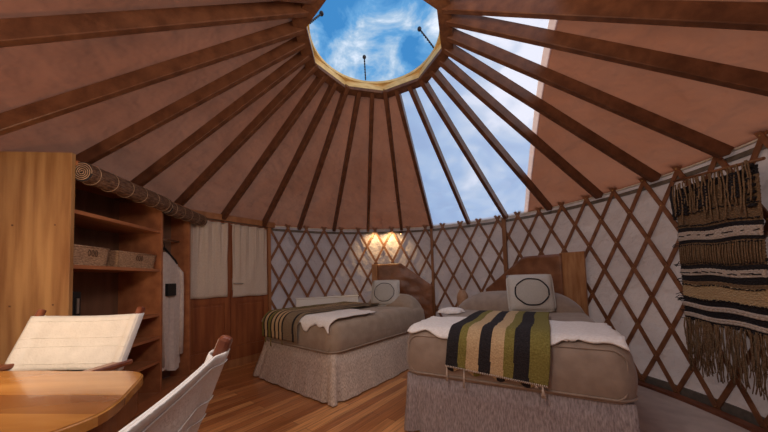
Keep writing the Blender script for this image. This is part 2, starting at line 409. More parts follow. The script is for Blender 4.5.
bm = B(); box(bm, .02, .045, -.022, -.014, 1.03, 1.19, bev=.002); tube(bm, [(.032, -.02, 1.12), (.032, -.065, 1.12), (.07, -.07, 1.118), (.145, -.068, 1.112)], .008)
obj('door_handle', bm, 'steel', dfr)
def curtain(x0, x1, zb, seed, lab):
    root = B()
    def fn(u, v):
        x = x0+(x1-x0)*(.5+(u-.5)*(1-.03*v)); z = 1.925-(1.925-zb-.004*math.sin(u*9+seed))*v
        y = -.04+(.017*math.sin(u*2*PI*5+seed+v*.8+2*math.sin(u*5))+.004*math.sin(u*2*PI*13+seed*2))*(1-v)**1.5+.022*noise.noise(Vector((u*5, v*3, seed)))
        return Vector((x, y, z))
    grid(root, fn, 70, 24); o = obj('door_curtain', root, 'curtain'); solid(o, .003); place(o)
    tag(o, lab, 'curtain', 'door curtains')
    b = B(); tube(b, [(x0-.01, -.028, 1.918), (x1+.01, -.028, 1.918)], .006); obj('rod', b, 'steel', o)
curtain(-.535, -.045, .945, 1, 'left linen curtain on the double door, beside the wardrobe shelf')
curtain(.01, .53, .935, 4, 'right linen curtain on the double door, next to the lattice wall')

# ------------------------------------------------------------------ wardrobe shelf unit; local x along the front (s), y into the unit
A0 = Vector((-2.085, -.45, 0)); cang = math.atan2(.994, -.112)
CM = Matrix.Translation(A0) @ Matrix.Rotation(cang, 4, 'Z')      # local x -> front direction, local y -> to its left (into unit)
CI = CM.inverted()
def backy(s):    # depth at which the wall (radius 2.52) is reached
    y = 0
    while y < .52 and (CM @ Vector((s, y, 0))).length < 2.61: y += .005
    return y
cab = thing('wardrobe', 'tall open pine wardrobe with shelves and hanging bay beside the door', 'wardrobe', A0, cang)
SE = 1.38; SD = .90; TH = .028
def board_v(s, name, m, z0=.0, z1=1.98, y0=0):
    b = B(); box(b, s-TH/2, s+TH/2, y0, backy(s)-.005, z0, z1, bev=.002); return obj(name, b, m, cab)
board_v(0, 'end_panel', 'cab', 0, 2.045); board_v(SD, 'divider', 'cabin', .05, 1.95); board_v(SE, 'side_panel', 'cabin', 0, 1.97)
def shelf(s0, s1, z, name='shelf', y0=.0, m='cabin', th=.026):
    n = 10; pts = [(s0, y0), (s1, y0)]+[(s1+(s0-s1)*i/n, backy(s1+(s0-s1)*i/n)-.025) for i in range(n+1)]
    b = B(); prism(b, pts, z-th, z); return obj(name, b, m, cab)
ZS = (1.665, 1.285, .85, .63, .40)
for z in ZS: shelf(TH/2, SD-TH/2, z, y0=.008)
shelf(TH/2, SE-TH/2, .10, 'bottom_board', th=.09)
shelf(TH/2, SE-TH/2, 2.0, 'top_board', y0=-.01, th=.03)
b = B(); n = 12
pts = [(s, backy(s)-.022) for s in [TH/2+(SE-TH)*i/n for i in range(n+1)]]
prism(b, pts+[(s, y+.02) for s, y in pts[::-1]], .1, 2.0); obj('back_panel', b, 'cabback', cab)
b = B(); tube(b, [(SD+.015, .17, 1.62), (SE-.015, .12, 1.62)], .012); obj('hanging_rail', b, 'steel', cab)
for (s, z) in ((.25, 1), (.25, 1.5)):
    pass
b = B()
for yy in (.09, .34):
    for zz in (1.55, 1.02):
        bmesh.ops.create_cone(b, cap_ends=True, segments=10, radius1=.006, radius2=.006, depth=.003, matrix=Matrix.Translation((-TH/2-.001, yy, zz)) @ Matrix.Rotation(PI/2, 4, 'Y'))
obj('screw_plug', b, 'cabback', cab, kind='stuff')

def blind(s0, s1, zc, lab):
    t = thing('rolled_blind', lab, 'blind', CM @ Vector((s0, 0, zc)), cang, 'rolled bamboo blinds'); L_ = s1-s0; r = .068; yc = -.035
    b = B(); n = 40
    prof = []
    rings = []
    for i in range(61):
        x = L_*i/60; rr = r*(1+.015*math.sin(i*1.7))
        rings.append([b.verts.new((x, yc+rr*(1+.025*math.sin(k*PI/2*4.1))*math.cos(2*PI*k/n), rr*(1+.025*math.sin(k*PI/2*4.1))*math.sin(2*PI*k/n))) for k in range(n)])
    for a, c in zip(rings, rings[1:]):
        for k in range(n): b.faces.new((a[k], a[(k+1) % n], c[(k+1) % n], c[k]))
    # solid ends sunk a little, spiral sits over them
    for rg, x in ((rings[0], .012), (rings[-1], L_-.012)):
        c = b.verts.new((x, yc, 0))
        for k in range(n): b.faces.new((rg[k], rg[(k+1) % n], c)).material_index = 1
    obj('roll', b, ['blind', 'thread'], t)
    b = B()
    pts = [(.004, yc+(.008+.0022*q)*math.cos(q*.42), (.008+.0022*q)*math.sin(q*.42)) for q in range(27)]
    pts = []
    for q in range(90):
        rr = .006+.058*q/89; pts.append((-.003, yc+rr*math.cos(q*.32), rr*math.sin(q*.32)))
    tube(b, pts, .0034, 5); obj('spiral_end', b, 'blindpale', t)
    for q in range(max(2, int(L_/.13))):
        x = .06+q*(L_-.1)/max(1, int(L_/.13)-1) if L_ > .3 else .1+q*.15
        b = B(); ring_ = [(x, yc+(r+.004)*math.cos(2*PI*k/24), (r+.004)*math.sin(2*PI*k/24)) for k in range(25)]
        tube(b, ring_, .002, 5, False); obj('cord', b, 'blindpale', t)
blind(.02, SD-.02, 1.925, 'nearer rolled bamboo blind over the shelves of the wardrobe')
blind(SD+.0, SE+.18, 1.905, 'farther rolled bamboo blind over the hanging bay, next to the door curtain')

def basket(s0, s1, z, h, lab, y0=.03, d=.26):
    t = thing('basket', lab, 'basket', CM @ Vector((s0, y0, z)), cang, 'wicker baskets')
    L_ = s1-s0; b = B()
    nr = 14
    def ringpts(k, off=0): 
        f = k/nr; g = .012*(1-f); return [(g, g), (L_-g, g), (L_-g, d-g), (g, d-g)]
    # woven wall: rows of horizontal strands
    for k in range(nr):
        q = ringpts(k); zz = h*(k+.5)/nr
        pp = []
        for a in range(4):
            p0 = q[a]; p1 = q[(a+1) % 4]
            for i in range(14):
                f = i/14; wob = .0025*(1 if (i+k) % 2 else -1); ox = (p1[1]-p0[1]); oy = -(p1[0]-p0[0]); l = math.hypot(ox, oy)
                pp.append((p0[0]+(p1[0]-p0[0])*f+ox/l*wob, p0[1]+(p1[1]-p0[1])*f+oy/l*wob, zz))
        tube(b, pp+[pp[0]], h/nr*.56, 6, False)
    box(b, .012, L_-.012, .012, d-.012, 0, .008)
    obj('basket_body', b, 'wicker', t)
    b = B(); tube(b, [(0, 0, h), (L_, 0, h), (L_, d, h), (0, d, h), (0, 0, h)], .008, 6, False); obj('rim', b, 'wicker', t)
    b = B()
    for k in range(3):
        x = L_*.5+(k-1)*.028; tube(b, [(x+.009*math.cos(a), -.010, h*.68+.022*math.sin(a)) for a in [2*PI*i/10 for i in range(11)]], .0028, 5, False)
    obj('handle', b, 'blind', t)
basket(.035, .325, ZS[1], .135, 'left wicker basket on the shelf under the rolled blind')
basket(.425, .86, ZS[1], .13, 'right wicker basket on the shelf, next to the divider', y0=.035)

t = thing('safe_box', 'small black box standing on the wardrobe shelf behind the canvas chair', 'box', CM @ Vector((.03, .1, ZS[2])), cang)
b = B(); box(b, 0, .16, 0, .2, 0, .25, bev=.006); obj('case', b, 'black', t)
b = B(); box(b, .115, .135, -.012, 0, .09, .2, bev=.003); obj('handle', b, 'steel', t)

# robe on a hanger
t = thing('robe', 'pale grey robe on a black hanger in the hanging bay of the wardrobe', 'robe', CM @ Vector((1.07, .085, 0)), cang)
def robe_fn(front):
    def fn(u, v):
        x = -.16+.44*u; sh = 1.475-.9*max(0, x)**1.3-.5*max(0, -x)
        if x > .21: sh -= (x-.21)*1.4
        zb = .24+.03*math.sin(u*7)
        z = sh+(zb-sh)*v
        th = .035*math.sqrt(max(0, 1-(2*u-1)**4))*min(1, v*8+.15)
        fold = .012*math.sin(u*14+v*1.5)*v+.008*math.sin(u*29)*v
        return Vector((x*(1+.05*math.sin(v*5+1)-.12*(1-v)*0), (-th if front else th)+fold, z))
    return fn
b = B(); grid(b, robe_fn(True), 34, 34); V = grid(b, robe_fn(False), 34, 34); bmesh.ops.remove_doubles(b, verts=b.verts, dist=.004)
obj('robe_body', b, 'robe', t, True)
b = B(); tube(b, [(.19, -.015, 1.31), (.222, -.03, 1.26), (.232, -.03, 1.1), (.238, -.025, .8), (.228, -.02, .36)], [.022, .03, .03, .032, .036], 12); obj('sleeve', b, 'robe', t)
b = B(); tube(b, [(-.09, -.03, 1.42), (-.085, -.042, 1.3), (-.08, -.045, .9), (-.075, -.045, .3)], .014, 8); obj('robe_edge', b, 'robe', t)
b = B(); tube(b, [(-.19, -.01, 1.37), (0, 0, 1.515), (.155, -.012, 1.395), (.19, -.012, 1.36)], .012, 8); tube(b, [(0, 0, 1.515), (0, 0, 1.56), (.012, .03, 1.60), (0, .055, 1.625)], .0035, 6); obj('hanger', b, 'black', t)
b = B(); box(b, -.04, .10, -.062, -.03, 1.01, 1.14, bev=.003); obj('emblem_patch', b, 'black', t)

# ------------------------------------------------------------------ dining table
tb = thing('dining_table', 'glossy round-ended wooden dining table in the lower left corner', 'table', (-1.4, -1.45, 0))
raw = [(-1.98, -1.12), (-1.93, -1.02), (-1.8, -.99), (-1.6, -1.0), (-1.48, -1.02), (-1.3, -1.035), (-1.19, -1.04), (-1.10, -1.06), (-1.05, -1.09), (-1.01, -1.14), (-.95, -1.25), (-.89, -1.36),
       (-.86, -1.45), (-.87, -1.53), (-.92, -1.62), (-1.02, -1.72), (-1.2, -1.80), (-1.45, -1.84), (-1.7, -1.80), (-1.85, -1.7), (-1.95, -1.5), (-1.99, -1.3)]
def cr(pts, n=5):
    out = []; N_ = len(pts)
    for i in range(N_):
        p0, p1, p2, p3 = [Vector((*pts[(i+k-1) % N_], 0)) for k in range(4)]
        for j in range(n):
            t_ = j/n; q = .5*((2*p1)+(p2-p0)*t_+(2*p0-5*p1+4*p2-p3)*t_**2+(3*p1-p0-3*p2+p3)*t_**3); out.append((q.x, q.y))
    return out
sm = [(x+1.4, y+1.45) for x, y in cr(raw)][::-1]
b = B(); prism(b, sm, .715, .75)
bmesh.ops.recalc_face_normals(b, faces=b.faces)
bmesh.ops.bisect_plane(b, geom=list(b.verts)+list(b.edges)+list(b.faces), plane_co=(.0, .02, 0), plane_no=Vector((.07, 1, 0)).normalized())
bmesh.ops.bisect_plane(b, geom=list(b.verts)+list(b.edges)+list(b.faces), plane_co=(.0, .16, 0), plane_no=Vector((.07, 1, 0)).normalized())
for f in b.faces:
    c = f.calc_center_median(); q = c.y+.07*c.x
    if .02 < q < .16: f.material_index = 1  # one band across the tabletop takes the darker tone
es = [e for e in b.edges if abs(e.verts[0].co.z-.75) < 1e-5 and abs(e.verts[1].co.z-.75) < 1e-5 and e.is_manifold and e.calc_face_angle(0) > 1]
bmesh.ops.bevel(b, geom=es, offset=.006, segments=3, affect='EDGES')
obj('tabletop', b, ['table', 'tabledark'], tb)
cx = sum(x for x, y in sm)/len(sm); cy = sum(y for x, y in sm)/len(sm)
b = B(); prism(b, [(cx+(x-cx)*.96, cy+(y-cy)*.95) for x, y in sm], .61, .714); obj('apron', b, 'apron', tb)
b = B(); lathe(b, [(.16, .05), (.09, .09), (.055, .2), (.06, .4), (.1, .56), (.14, .609)], (cx, cy)); obj('pedestal', b, 'apron', tb)
for k in range(4):
    a = PI/4+k*PI/2; b = B(); bar(b, (cx+.05*math.cos(a), cy+.05*math.sin(a), .07), (cx+.38*math.cos(a), cy+.38*math.sin(a), .032), .07, .06, bev=.006); obj('foot', b, 'apron', tb)

# ------------------------------------------------------------------ director's chairs; local: back line along x, faces -y
def chair(label, loc, rz, topz=.97, bot=.70, w=.56, lean=.11, armz=.74, sag_=.018, al=.46):
    t = thing('directors_chair', label, 'chair', loc, rz, 'canvas chairs at the dining table')
    hw = w/2
    for s in (-1, 1):
        b = B(); pa = Vector((s*hw, 0, armz-.06)); pb = Vector((s*hw, lean*1.12, topz+.034))
        d = pb-pa
        bar(b, pa, pb, .034, .030, up=(0, -1, 0), bev=.010); obj('back_post', b, 'mahogany', t)
        b = B(); box(b, s*hw-.03, s*hw+.03, -al, .07, armz-.028, armz, bev=.008); obj('armrest', b, 'mahogany', t)
        for yy in (-al+.06, .02):
            b = B(); box(b, s*hw-.016, s*hw+.016, yy-.02, yy+.02, .43, armz-.03, bev=.004); obj('arm_support', b, 'mahogany', t)
        b = B(); box(b, s*hw-.02, s*hw+.02, -.45, .05, .40, .44, bev=.004); obj('side_rail', b, 'mahogany', t)
        b = B(); box(b, s*hw-.02, s*hw+.02, -.45, .05, 0, .035, bev=.004); obj('floor_rail', b, 'mahogany', t)
    for yy, o_ in ((-.36, 0), (-.06, .0)):
        for s in (-1, 1):
            b = B(); bar(b, (-s*(hw-.02), yy+.014*s, .035), (s*(hw-.02), yy+.014*s, .40), .022, .035, up=(0, 1, 0), bev=.003); obj('leg', b, 'mahogany', t)
    b = B()
    def seat(u, v): return Vector((-hw+w*u, -.44+.46*v, .442-.03*math.sin(PI*u)))
    grid(b, seat, 16, 12); o = obj('seat', b, 'chaircloth', t); solid(o, .004)
    b = B()
    def gap(u):
        x = min(abs(-hw-.016+(w+.032)*u+hw), abs(-hw-.016+(w+.032)*u-hw)); return .003+.016*math.exp(-(x/.032)**4)
    def back(u, v):
        z = bot+(topz-bot)*v; f = (z-(armz-.06))/(topz+.045-(armz-.06)); y = lean*1.12*f
        sag = sag_*math.sin(PI*u)
        return Vector((-hw-.016+(w+.032)*u, y+gap(u)+sag-.006*math.sin(v*PI*3)*math.sin(PI*u), z-.010*math.sin(PI*u)*v))
    grid(b, back, 60, 16)
    def front(u, v):
        p = back(u, v); p.y -= 2*gap(u); return p
    grid(b, front, 60, 16)
    for s in (0, 1):
        def side(u, v, s=s):
            a_ = back(s*1.0, v); c_ = front(s*1.0, v); m_ = (a_+c_)/2; th = PI*u; return m_+Vector(((1 if s else -1)*.006*math.sin(th), (a_.y-c_.y)/2*math.cos(th), 0))
        grid(b, side, 4, 16)
    o = obj('backrest', b, 'chaircloth', t); solid(o, .004, 0)
    b = B()
    for uu in (.03, .075, .12, .88, .925, .97):
        pts = [back(uu, v/12)+Vector((0, -.056 if (uu < .11 or uu > .89) else -.004, 0)) for v in range(13)]
    for vv in (.12, .42, .58, .9):
        pts = [front(u/40, vv)+Vector((0, -.0035, 0)) for u in range(0, 41)]; tube(b, pts, .0016, 4)
        pts = [back(u/40, vv)+Vector((0, .0045, 0)) for u in range(0, 41)]; tube(b, pts, .0016, 4)
    obj('seam', b, 'chaircloth', t)
    return t
chair('white canvas directors chair on the far side of the table, before the pine panel', (-1.675, -.86, 0), rad(-3), topz=.975, lean=.13, armz=.742, w=.60, al=.165)
# second chair: back seen from the side, close to the camera
cd = Vector((-.115, .450, 0)).normalized()
far = Vector((-.385, -1.62, 0)); mid = far-cd*.26
ang = math.atan2(cd.y, cd.x)
chair('white canvas directors chair right at the bottom, seen edge-on with red-brown post', (mid.x-.957*.14, mid.y-.28*.14, 0), ang-PI, topz=.965, w=.52, armz=.70, lean=.125, sag_=.002)

# ------------------------------------------------------------------ beds; local x across the foot, y towards the head, origin at the near left corner
def rbox_verts(bm, x0, x1, y0, y1, z0, z1, rv, rt, rb):
    """box with round vertical corners rv, round top edge rt, bottom edge rb"""
    def outline(ins):
        o_ = []; r_ = max(rv-ins, .01)
        for cx_, cy_, a0 in ((x1-ins-r_, y0+ins+r_, -90), (x1-ins-r_, y1-ins-r_, 0), (x0+ins+r_, y1-ins-r_, 90), (x0+ins+r_, y0+ins+r_, 180)):
            for k in range(9): a = rad(a0+90*k/8); o_.append((cx_+r_*math.cos(a), cy_+r_*math.sin(a)))
        # densify straight runs
        out = []
        for i, p in enumerate(o_):
            q = o_[(i+1) % len(o_)]; out.append(p)
            d = math.hypot(q[0]-p[0], q[1]-p[1])
            if i % 9 == 8:
                for j in range(1, 12): out.append((p[0]+(q[0]-p[0])*j/12, p[1]+(q[1]-p[1])*j/12))
        return out
    rows = []
    for k in range(4): a = PI/2*k/3; rows.append((rb*(1-math.sin(a)), z0+rb*(1-math.cos(a))))
    for k in range(1, 5): rows.append((-.012*math.sin(PI*k/5), z0+rb+(z1-rt-z0-rb)*k/5))
    for k in range(7): a = PI/2*k/6; rows.append((rt*(1-math.cos(a)), z1-rt+rt*math.sin(a)))
    R_ = [[bm.verts.new((x, y, z)) for x, y in outline(ins)] for ins, z in rows]
    n = len(R_[0])
    for a, b in zip(R_, R_[1:]):
        for k in range(n): f = bm.faces.new((a[k], a[(k+1) % n], b[(k+1) % n], b[k])); f.smooth = True
    # top: successive shrinking rings for bump-ready mesh
    last = R_[-1]; f = bm.faces.new(last); f.smooth = True; bm.faces.new(R_[0][::-1])
TOP = .735; SEAM = .41; RT = .10
def foot_path(s, x, off=0, lift=0):
    """s: distance measured from the foot edge over the top (positive) or hanging down (negative)"""
    q = PI/2*RT/2
    if s > q: return Vector((x, RT+(s-q), TOP+off))
    if s > -q:
        a = (s+q)/(2*q)*PI/2; return Vector((x, RT-(RT+off)*math.cos(a), TOP-RT+(RT+off)*math.sin(a)))
    return Vector((x, -off, TOP-RT-(-s-q)))
def make_bed(label, loc, rz, Wd, Ln, skirt_m, spread_m, flare):
    t = thing('bed', label, 'bed', loc, rz, 'beds')
    b = B(); rbox_verts(b, 0, Wd, 0, Ln, SEAM, TOP, .11, RT, .035)
    o = obj('mattress', b, spread_m, t)
    # piping round the lower edge and the foot face
    b = B(); pts = []
    r_ = .11
    for cx_, cy_, a0 in ((Wd-r_, r_, -90), (Wd-r_, Ln-r_, 0), (r_, Ln-r_, 90), (r_, r_, 180)):
        for k in range(7): a = rad(a0+90*k/6); pts.append((cx_+(r_+.004)*math.cos(a), cy_+(r_+.004)*math.sin(a), SEAM+.03))
    tube(b, pts+[pts[0]], .006, 6, False); 
    e = .045; z0, z1 = SEAM+.05, TOP-.035; x0, x1 = .045, Wd-.045
    q = []
    for cx_, cz_, a0 in ((x1-.07, z1-.07, 0), (x0+.07, z1-.07, 90), (x0+.07, z0+.05, 180), (x1-.07, z0+.05, 270)):
        for k in range(7):
            a = rad(a0+90*k/6); x = cx_+.07*math.cos(a); z = cz_+.07*math.sin(a)
            ex = max(0, .11-min(x, Wd-x)); y = .11-math.sqrt(max(0, .11**2-ex**2)); ez = max(0, z-(TOP-RT)); y = max(y, RT-math.sqrt(max(0, RT**2-ez**2)))
            q.append((x, y-.006, z))
    tube(b, q+[q[0]], .0045, 6, False)
    obj('piping', b, spread_m, o)
    # skirt
    b = B(); cor = .03; per = []
    x0, x1, y0, y1 = .02, Wd-.02, .02, Ln-.02
    nseg = 40
    def side(p, q_):
        for k in range(nseg): f = k/nseg; yield (p[0]+(q_[0]-p[0])*f, p[1]+(q_[1]-p[1])*f, f, math.hypot(q_[0]-p[0], q_[1]-p[1]))
    rings = []
    zr = [(.012, 1), (.1, .8), (.2, .52), (.3, .25), (SEAM+.01, 0)]
    cs = [(x0, y0), (x1, y0), (x1, y1), (x0, y1)]
    for z, fl in zr:
        rg = []
        for i in range(4):
            p, q_ = cs[i], cs[(i+1) % 4]; dx, dy = q_[0]-p[0], q_[1]-p[1]; l = math.hypot(dx, dy); nx, ny = dy/l, -dx/l; tx, ty = dx/l, dy/l
            for k in range(nseg):
                f = k/nseg
                o1 = flare*fl+.006*fl*math.sin(f*l*23+i*2)+.005*fl*math.sin(f*l*51)
                # corner pleat: cloth folds in beside the corner
                d = min(f, 1-f)*l; o1 -= .045*fl*math.exp(-((d-.09)/.02)**2); 
                cshift = flare*fl*(1-2*f)*-1
                bx_, by_ = p[0]+dx*f, p[1]+dy*f; kf = 1-max(0, min(1, (by_/Ln-.5)/.5))
                rg.append(b.verts.new((bx_+(nx*o1+tx*cshift)*kf, min(Ln-.02, by_+ny*o1+ty*cshift), z)))
        rings.append(rg)
    n = len(rings[0])
    for a, c in zip(rings, rings[1:]):
        for k in range(n): f = b.faces.new((a[k], a[(k+1) % n], c[(k+1) % n], c[k])); f.smooth = True
    b.faces.new(rings[-1])
    obj('bed_skirt', b, skirt_m, t)
    # pillow under the spread
    b = B()
    ph = .235 if Wd > 1.3 else .2; hd = .27 if Wd > 1.3 else .20
    def pil(u, v):
        a = PI*(u*1.0); x = (.03 if Wd > 1.3 else .42)+(Wd-(.06 if Wd > 1.3 else .45))*v; ends = (1-abs(2*v-1)**3.2)**.6
        y = Ln-hd-hd*math.cos(a)*(.6+.4*ends); z = TOP-.03+(ph*ends)*math.sin(a)**.85
        return Vector((x, y, z+.012*noise.noise(Vector((x*5, y*5, 2)))))
    grid(b, pil, 20, 40); bmesh.ops.contextual_create(b, geom=[])
    o = obj('pillow', b, spread_m, t)
    return t
u1 = rad(38.6); W1 = 1.28; BED1 = (-.49-W1*math.cos(u1), .32+W1*math.sin(u1), 0); R1 = -u1; L1 = 1.74
bed1 = make_bed('taupe covered bed with pale woven skirt, farther one near the door', BED1, R1, W1, L1, 'skirt', 'spread_b', .105)
u2 = rad(28.4); BED2 = (.135, -.20, 0); R2 = -u2; W2_ = 1.35; L2 = 1.90
bed2 = make_bed('large taupe covered bed with grey woven skirt, nearer the camera', BED2, R2, W2_, L2, 'skirt_g', 'spread', .03)

def on_bed(o, loc, rz): o.location = loc; o.rotation_euler = (0, 0, rz); return o
def throw(name, loc, rz, x0, x1, s0, s1, off, m, mi=None, skew=0, nu=60, nv=60, rag=0, wob=.006, thick=.008, wave=0, edge=None):
    b = B()
    def fn(u, v):
        s = s0+(s1-s0)*v; x = x0+(x1-x0)*u+skew*v
        if edge: x, s = edge(u, v, x, s)
        if rag:
            s += rag*noise.noise(Vector((u*9, v*9, 1.3)))*(2*abs(v-.5))**4*2; x += rag*.25*noise.noise(Vector((u*9, v*9, 5.3)))*(2*abs(u-.5))**4*2
        h = off+wob*(.5+.5*noise.noise(Vector((x*9, s*7, 4.4))))
        return foot_path(s, x, h)
    grid(b, fn, nu, nv, mi); o = obj(name, b, m); solid(o, thick, 1); on_bed(o, loc, rz); return o

# bed 2: white throw, striped blanket
o = throw('white_throw', BED2, R2, .035, W2_-.035, -.0, .60, .012, 'white', rag=.03, skew=0, thick=.012)
tag(o, 'white woollen throw laid across the foot of the nearer bed', 'throw')
S2 = [(.0, 'b'), (.135, 'o'), (.225, 't'), (.355, 'b'), (.475, 't'), (.60, 'o'), (.695, 'b'), (.835, 'o')]
def stripe2(u, v):
    c = 'b'
    uu = u+.012*math.sin(v*9)
    for a, k in S2:
        if uu >= a: c = k
    return {'b': 0, 'o': 1, 't': 2}[c]
def e2(u, v, x, s):
    return x+.02*math.sin(v*5)*(1-v), s-(.05*(1-v))*(u)*1.0
o = throw('striped_blanket', BED2, R2, .33, .93, -.19, .98, .034, ['t_black', 't_olive', 't_tan'], stripe2, skew=.06, edge=e2, wob=.01, nu=110, nv=70)
tag(o, 'black, olive and tan striped blanket over the foot of the nearer bed', 'blanket')
b = B()
def hemp(u): return foot_path(-.187-.05*u, .33+.60*u, .047)
for k in range(56):
    u = (k+.5)/56; p = hemp(u); tube(b, [p+Vector((-.002, -.004, .008)), p+Vector((.002, -.006, -.004))], .0032, 5)
p_ = obj('hem_stitch', b, 't_cream', o)
b = B(); grid(b, lambda u, v: foot_path(-.19-.05*u-.035*v*(.5+.5*math.sin(u*25)), .33+.60*u, .022), 60, 4, lambda u, v: [0, 2, 0, 2, 1][int(u*13) % 5]); q_ = obj('blanket_underlap', b, ['t_black', 't_olive', 't_tan'], o)
for u, ln in ((.02, .10), (.21, .12), (.9, .02), (.955, .07)):
    b = B(); p = hemp(u)
    for k in range(6):
        dx = random.uniform(-.006, .006); tube(b, [p+Vector((dx*.3, 0, 0)), p+Vector((dx, -.004, -ln*.5)), p+Vector((dx*1.8, -.002, -ln))], .0022, 4)
    obj('tassel', b, 't_cream', o)

# bed 1: white throw, striped blanket
o = throw('white_throw', BED1, R1, .035, W1-.03, -.07, .66, .012, 'white', rag=.05, thick=.012)
tag(o, 'white woollen throw laid across the foot of the farther bed', 'throw')
S1 = [(0, 'o'), (.06, 'b'), (.10, 't'), (.16, 'b'), (.20, 'o'), (.27, 'b'), (.31, 't'), (.38, 'b'), (.42, 't'), (.49, 'b'), (.53, 't'), (.60, 'b'), (.64, 'g'), (.88, 'b'), (.93, 'g')]
def stripe1(u, v):
    c = 'b'
    for a, k in S1:
        if u+.008*math.sin(v*11) >= a: c = k
    return {'b': 0, 'o': 1, 't': 2, 'g': 3}[c]
o = throw('striped_blanket', BED1, R1, .08, .78, -.225, 1.25, .034, ['t_black', 't_olive', 't_tan', 't_brown'], stripe1, skew=.02, wob=.012, nu=100, nv=70)
tag(o, 'thin-striped olive and brown blanket over the foot of the farther bed', 'blanket')
for u, ln in ((.1, .07), (.27, .10), (.6, .06)):
    b = B(); p = foot_path(-.22, .08+.70*u, .042)
    for k in range(6):
        dx = random.uniform(-.008, .008); tube(b, [p, p+Vector((dx, -.004, -ln*.5)), p+Vector((dx*1.6, -.002, -ln))], .0026, 4)
    obj('tassel', b, 't_olive', o)

# cushions: local x width, z height, face towards -y, origin at the bottom centre
def cushion(label, loc, rz, tilt, w, h, d):
    o = thing('cushion', label, 'cushion', loc, rz, 'cushions with a ringed disc'); o.rotation_euler = (tilt, 0, rz)
    b = B()
    def f(sgn):
        def g(u, v):
            x = 2*u-1; z = 2*v-1; e = (1-abs(x)**3)*(1-abs(z)**3); pinch = 1-.05*(1-abs(x)**2)*0
            return Vector((w/2*x*(1-.04*(1-z*z)*0-.03*abs(z)**6), sgn*(d/2)*e**.55, h/2+h/2*z*(1-.03*abs(x)**6)))
        return g
    grid(b, f(-1), 22, 22); grid(b, f(1), 22, 22); bmesh.ops.remove_doubles(b, verts=b.verts, dist=1e-4); bmesh.ops.recalc_face_normals(b, faces=b.faces)
    obj('cover', b, 'cushion', o)
    b = B(); edge = [(-1, -1), (1, -1), (1, 1), (-1, 1), (-1, -1)]; pts = []
    for (a, c), (a2, c2) in zip(edge, edge[1:]):
        for k in range(10): x = a+(a2-a)*k/10; z = c+(c2-c)*k/10; pts.append((w/2*x*(1-.03*abs(z)**6), 0, h/2+h/2*z*(1-.03*abs(x)**6)))
    tube(b, pts+[pts[0]], .008, 6, False); obj('piping', b, 'cushion', o)
    face = f(-1); rd = .36
    def onface(r_, a): return face(.5+r_*math.cos(a), .5+r_*math.sin(a))+Vector((0, -.003, 0))
    b = B(); grid(b, lambda u, v: onface(rd*u, 2*PI*v), 10, 40); obj('disc', b, 'cushion_disc', o)
    b = B(); tube(b, [onface(rd*(1+.015*math.sin(k)), 2*PI*k/48)+Vector((0, -.002, 0)) for k in range(49)], .0075 if w > .41 else .0045, 6, False); obj('ring_stitch', b, 'thread', o)
    return o
cushion('grey-white cushion with dark ringed disc on the nearer bed', (1.49, .52, .752), rad(-14), rad(-14), .43, .375, .15)
cushion('grey-white cushion with pale ringed disc on the farther bed', (.005, 1.64, .745), rad(-17), rad(-14), .40, .36, .14)

# headboards
def headboard(label, pa, pb, flip, zplank, zlow, ztop=None, plankw=.2, zmid=None):
    """pa: high plank end, pb: low end"""
    pa = Vector(pa); pb = Vector(pb); d = pb-pa; L_ = d.length; ang = math.atan2(d.y, d.x)
    o = thing('headboard', label, 'headboard', (*pa[:2], 0), ang, 'headboards')
    s = -1 if flip else 1   # which side the room is on (local +y or -y)
    b = B(); box(b, 0, plankw, -.02, .02, 0, zplank, bev=.006); obj('plank', b, 'plank', o)
    b = B()
    def top(x): 
        f = (x-plankw)/(L_-plankw); k = .42
        return (zmid if f < k else zmid+(zlow-zmid)*(f-k)/(1-k))
    def fn(u, v):
        x = plankw-.03+(L_-plankw+.03)*u; z = .35+(top(max(x, plankw))-.35)*v
        y = s*(.03+.020*math.sin(PI*v)*math.sin(PI*u)+.026*noise.noise(Vector((x*4+z*9, z*5-x*3, 7)))*math.sin(PI*min(1, u*1.02))**.5)
        return Vector((x, y, z))
    grid(b, fn, 40, 24); def2 = lambda u, v: Vector((fn(u, v).x, -s*.012, fn(u, v).z)); grid(b, def2, 40, 24)
    # close the rim
    for vv in (0, 1): grid(b, lambda u, v, vv=vv: fn(u, vv).lerp(def2(u, vv), v), 40, 2)
    for uu in (0, 1): grid(b, lambda u, v, uu=uu: fn(uu, u).lerp(def2(uu, u), v), 24, 2)
    bmesh.ops.remove_doubles(b, verts=b.verts, dist=1e-5); bmesh.ops.recalc_face_normals(b, faces=b.faces)
    obj('leather_panel', b, 'leather', o)
    b = B(); box(b, L_-.05, L_, -.02, .02, 0, .5); obj('leg', b, 'plank', o)
    return o
headboard('dark sloping headboard with pale left plank at the farther bed', (-.20, 2.49), (.80, 2.31), True, 1.37, .98, plankw=.13, zmid=1.37)
headboard('dark sloping headboard with tall right plank at the nearer bed', (2.31, .88), (1.55, 1.92), False, 1.37, .92, plankw=.26, zmid=1.36)

# white ribbed box behind the farther bed
pa = P(-33.5, 2.515, 0); pb = P(-10.5, 2.515, 0); d = pb-pa; L_ = d.length
t = thing('panel_heater', 'long white ribbed heater box between farther bed and lattice', 'heater', pa, math.atan2(d.y, d.x))
b = B(); box(b, 0, L_, -.05, .03, .10, .84, bev=.004)
for k in range(30): x = .015+k*(L_-.03)/29; box(b, x-.009, x+.009, -.066, -.05, .12, .815)
obj('case', b, 'heater', t)
b = B(); box(b, -.005, L_+.005, -.074, .035, .84, .855, bev=.003); obj('lid', b, 'heater', t)
for x in (.06, L_-.06): b = B(); box(b, x-.02, x+.02, -.045, .025, 0, .10); obj('foot', b, 'heater', t)

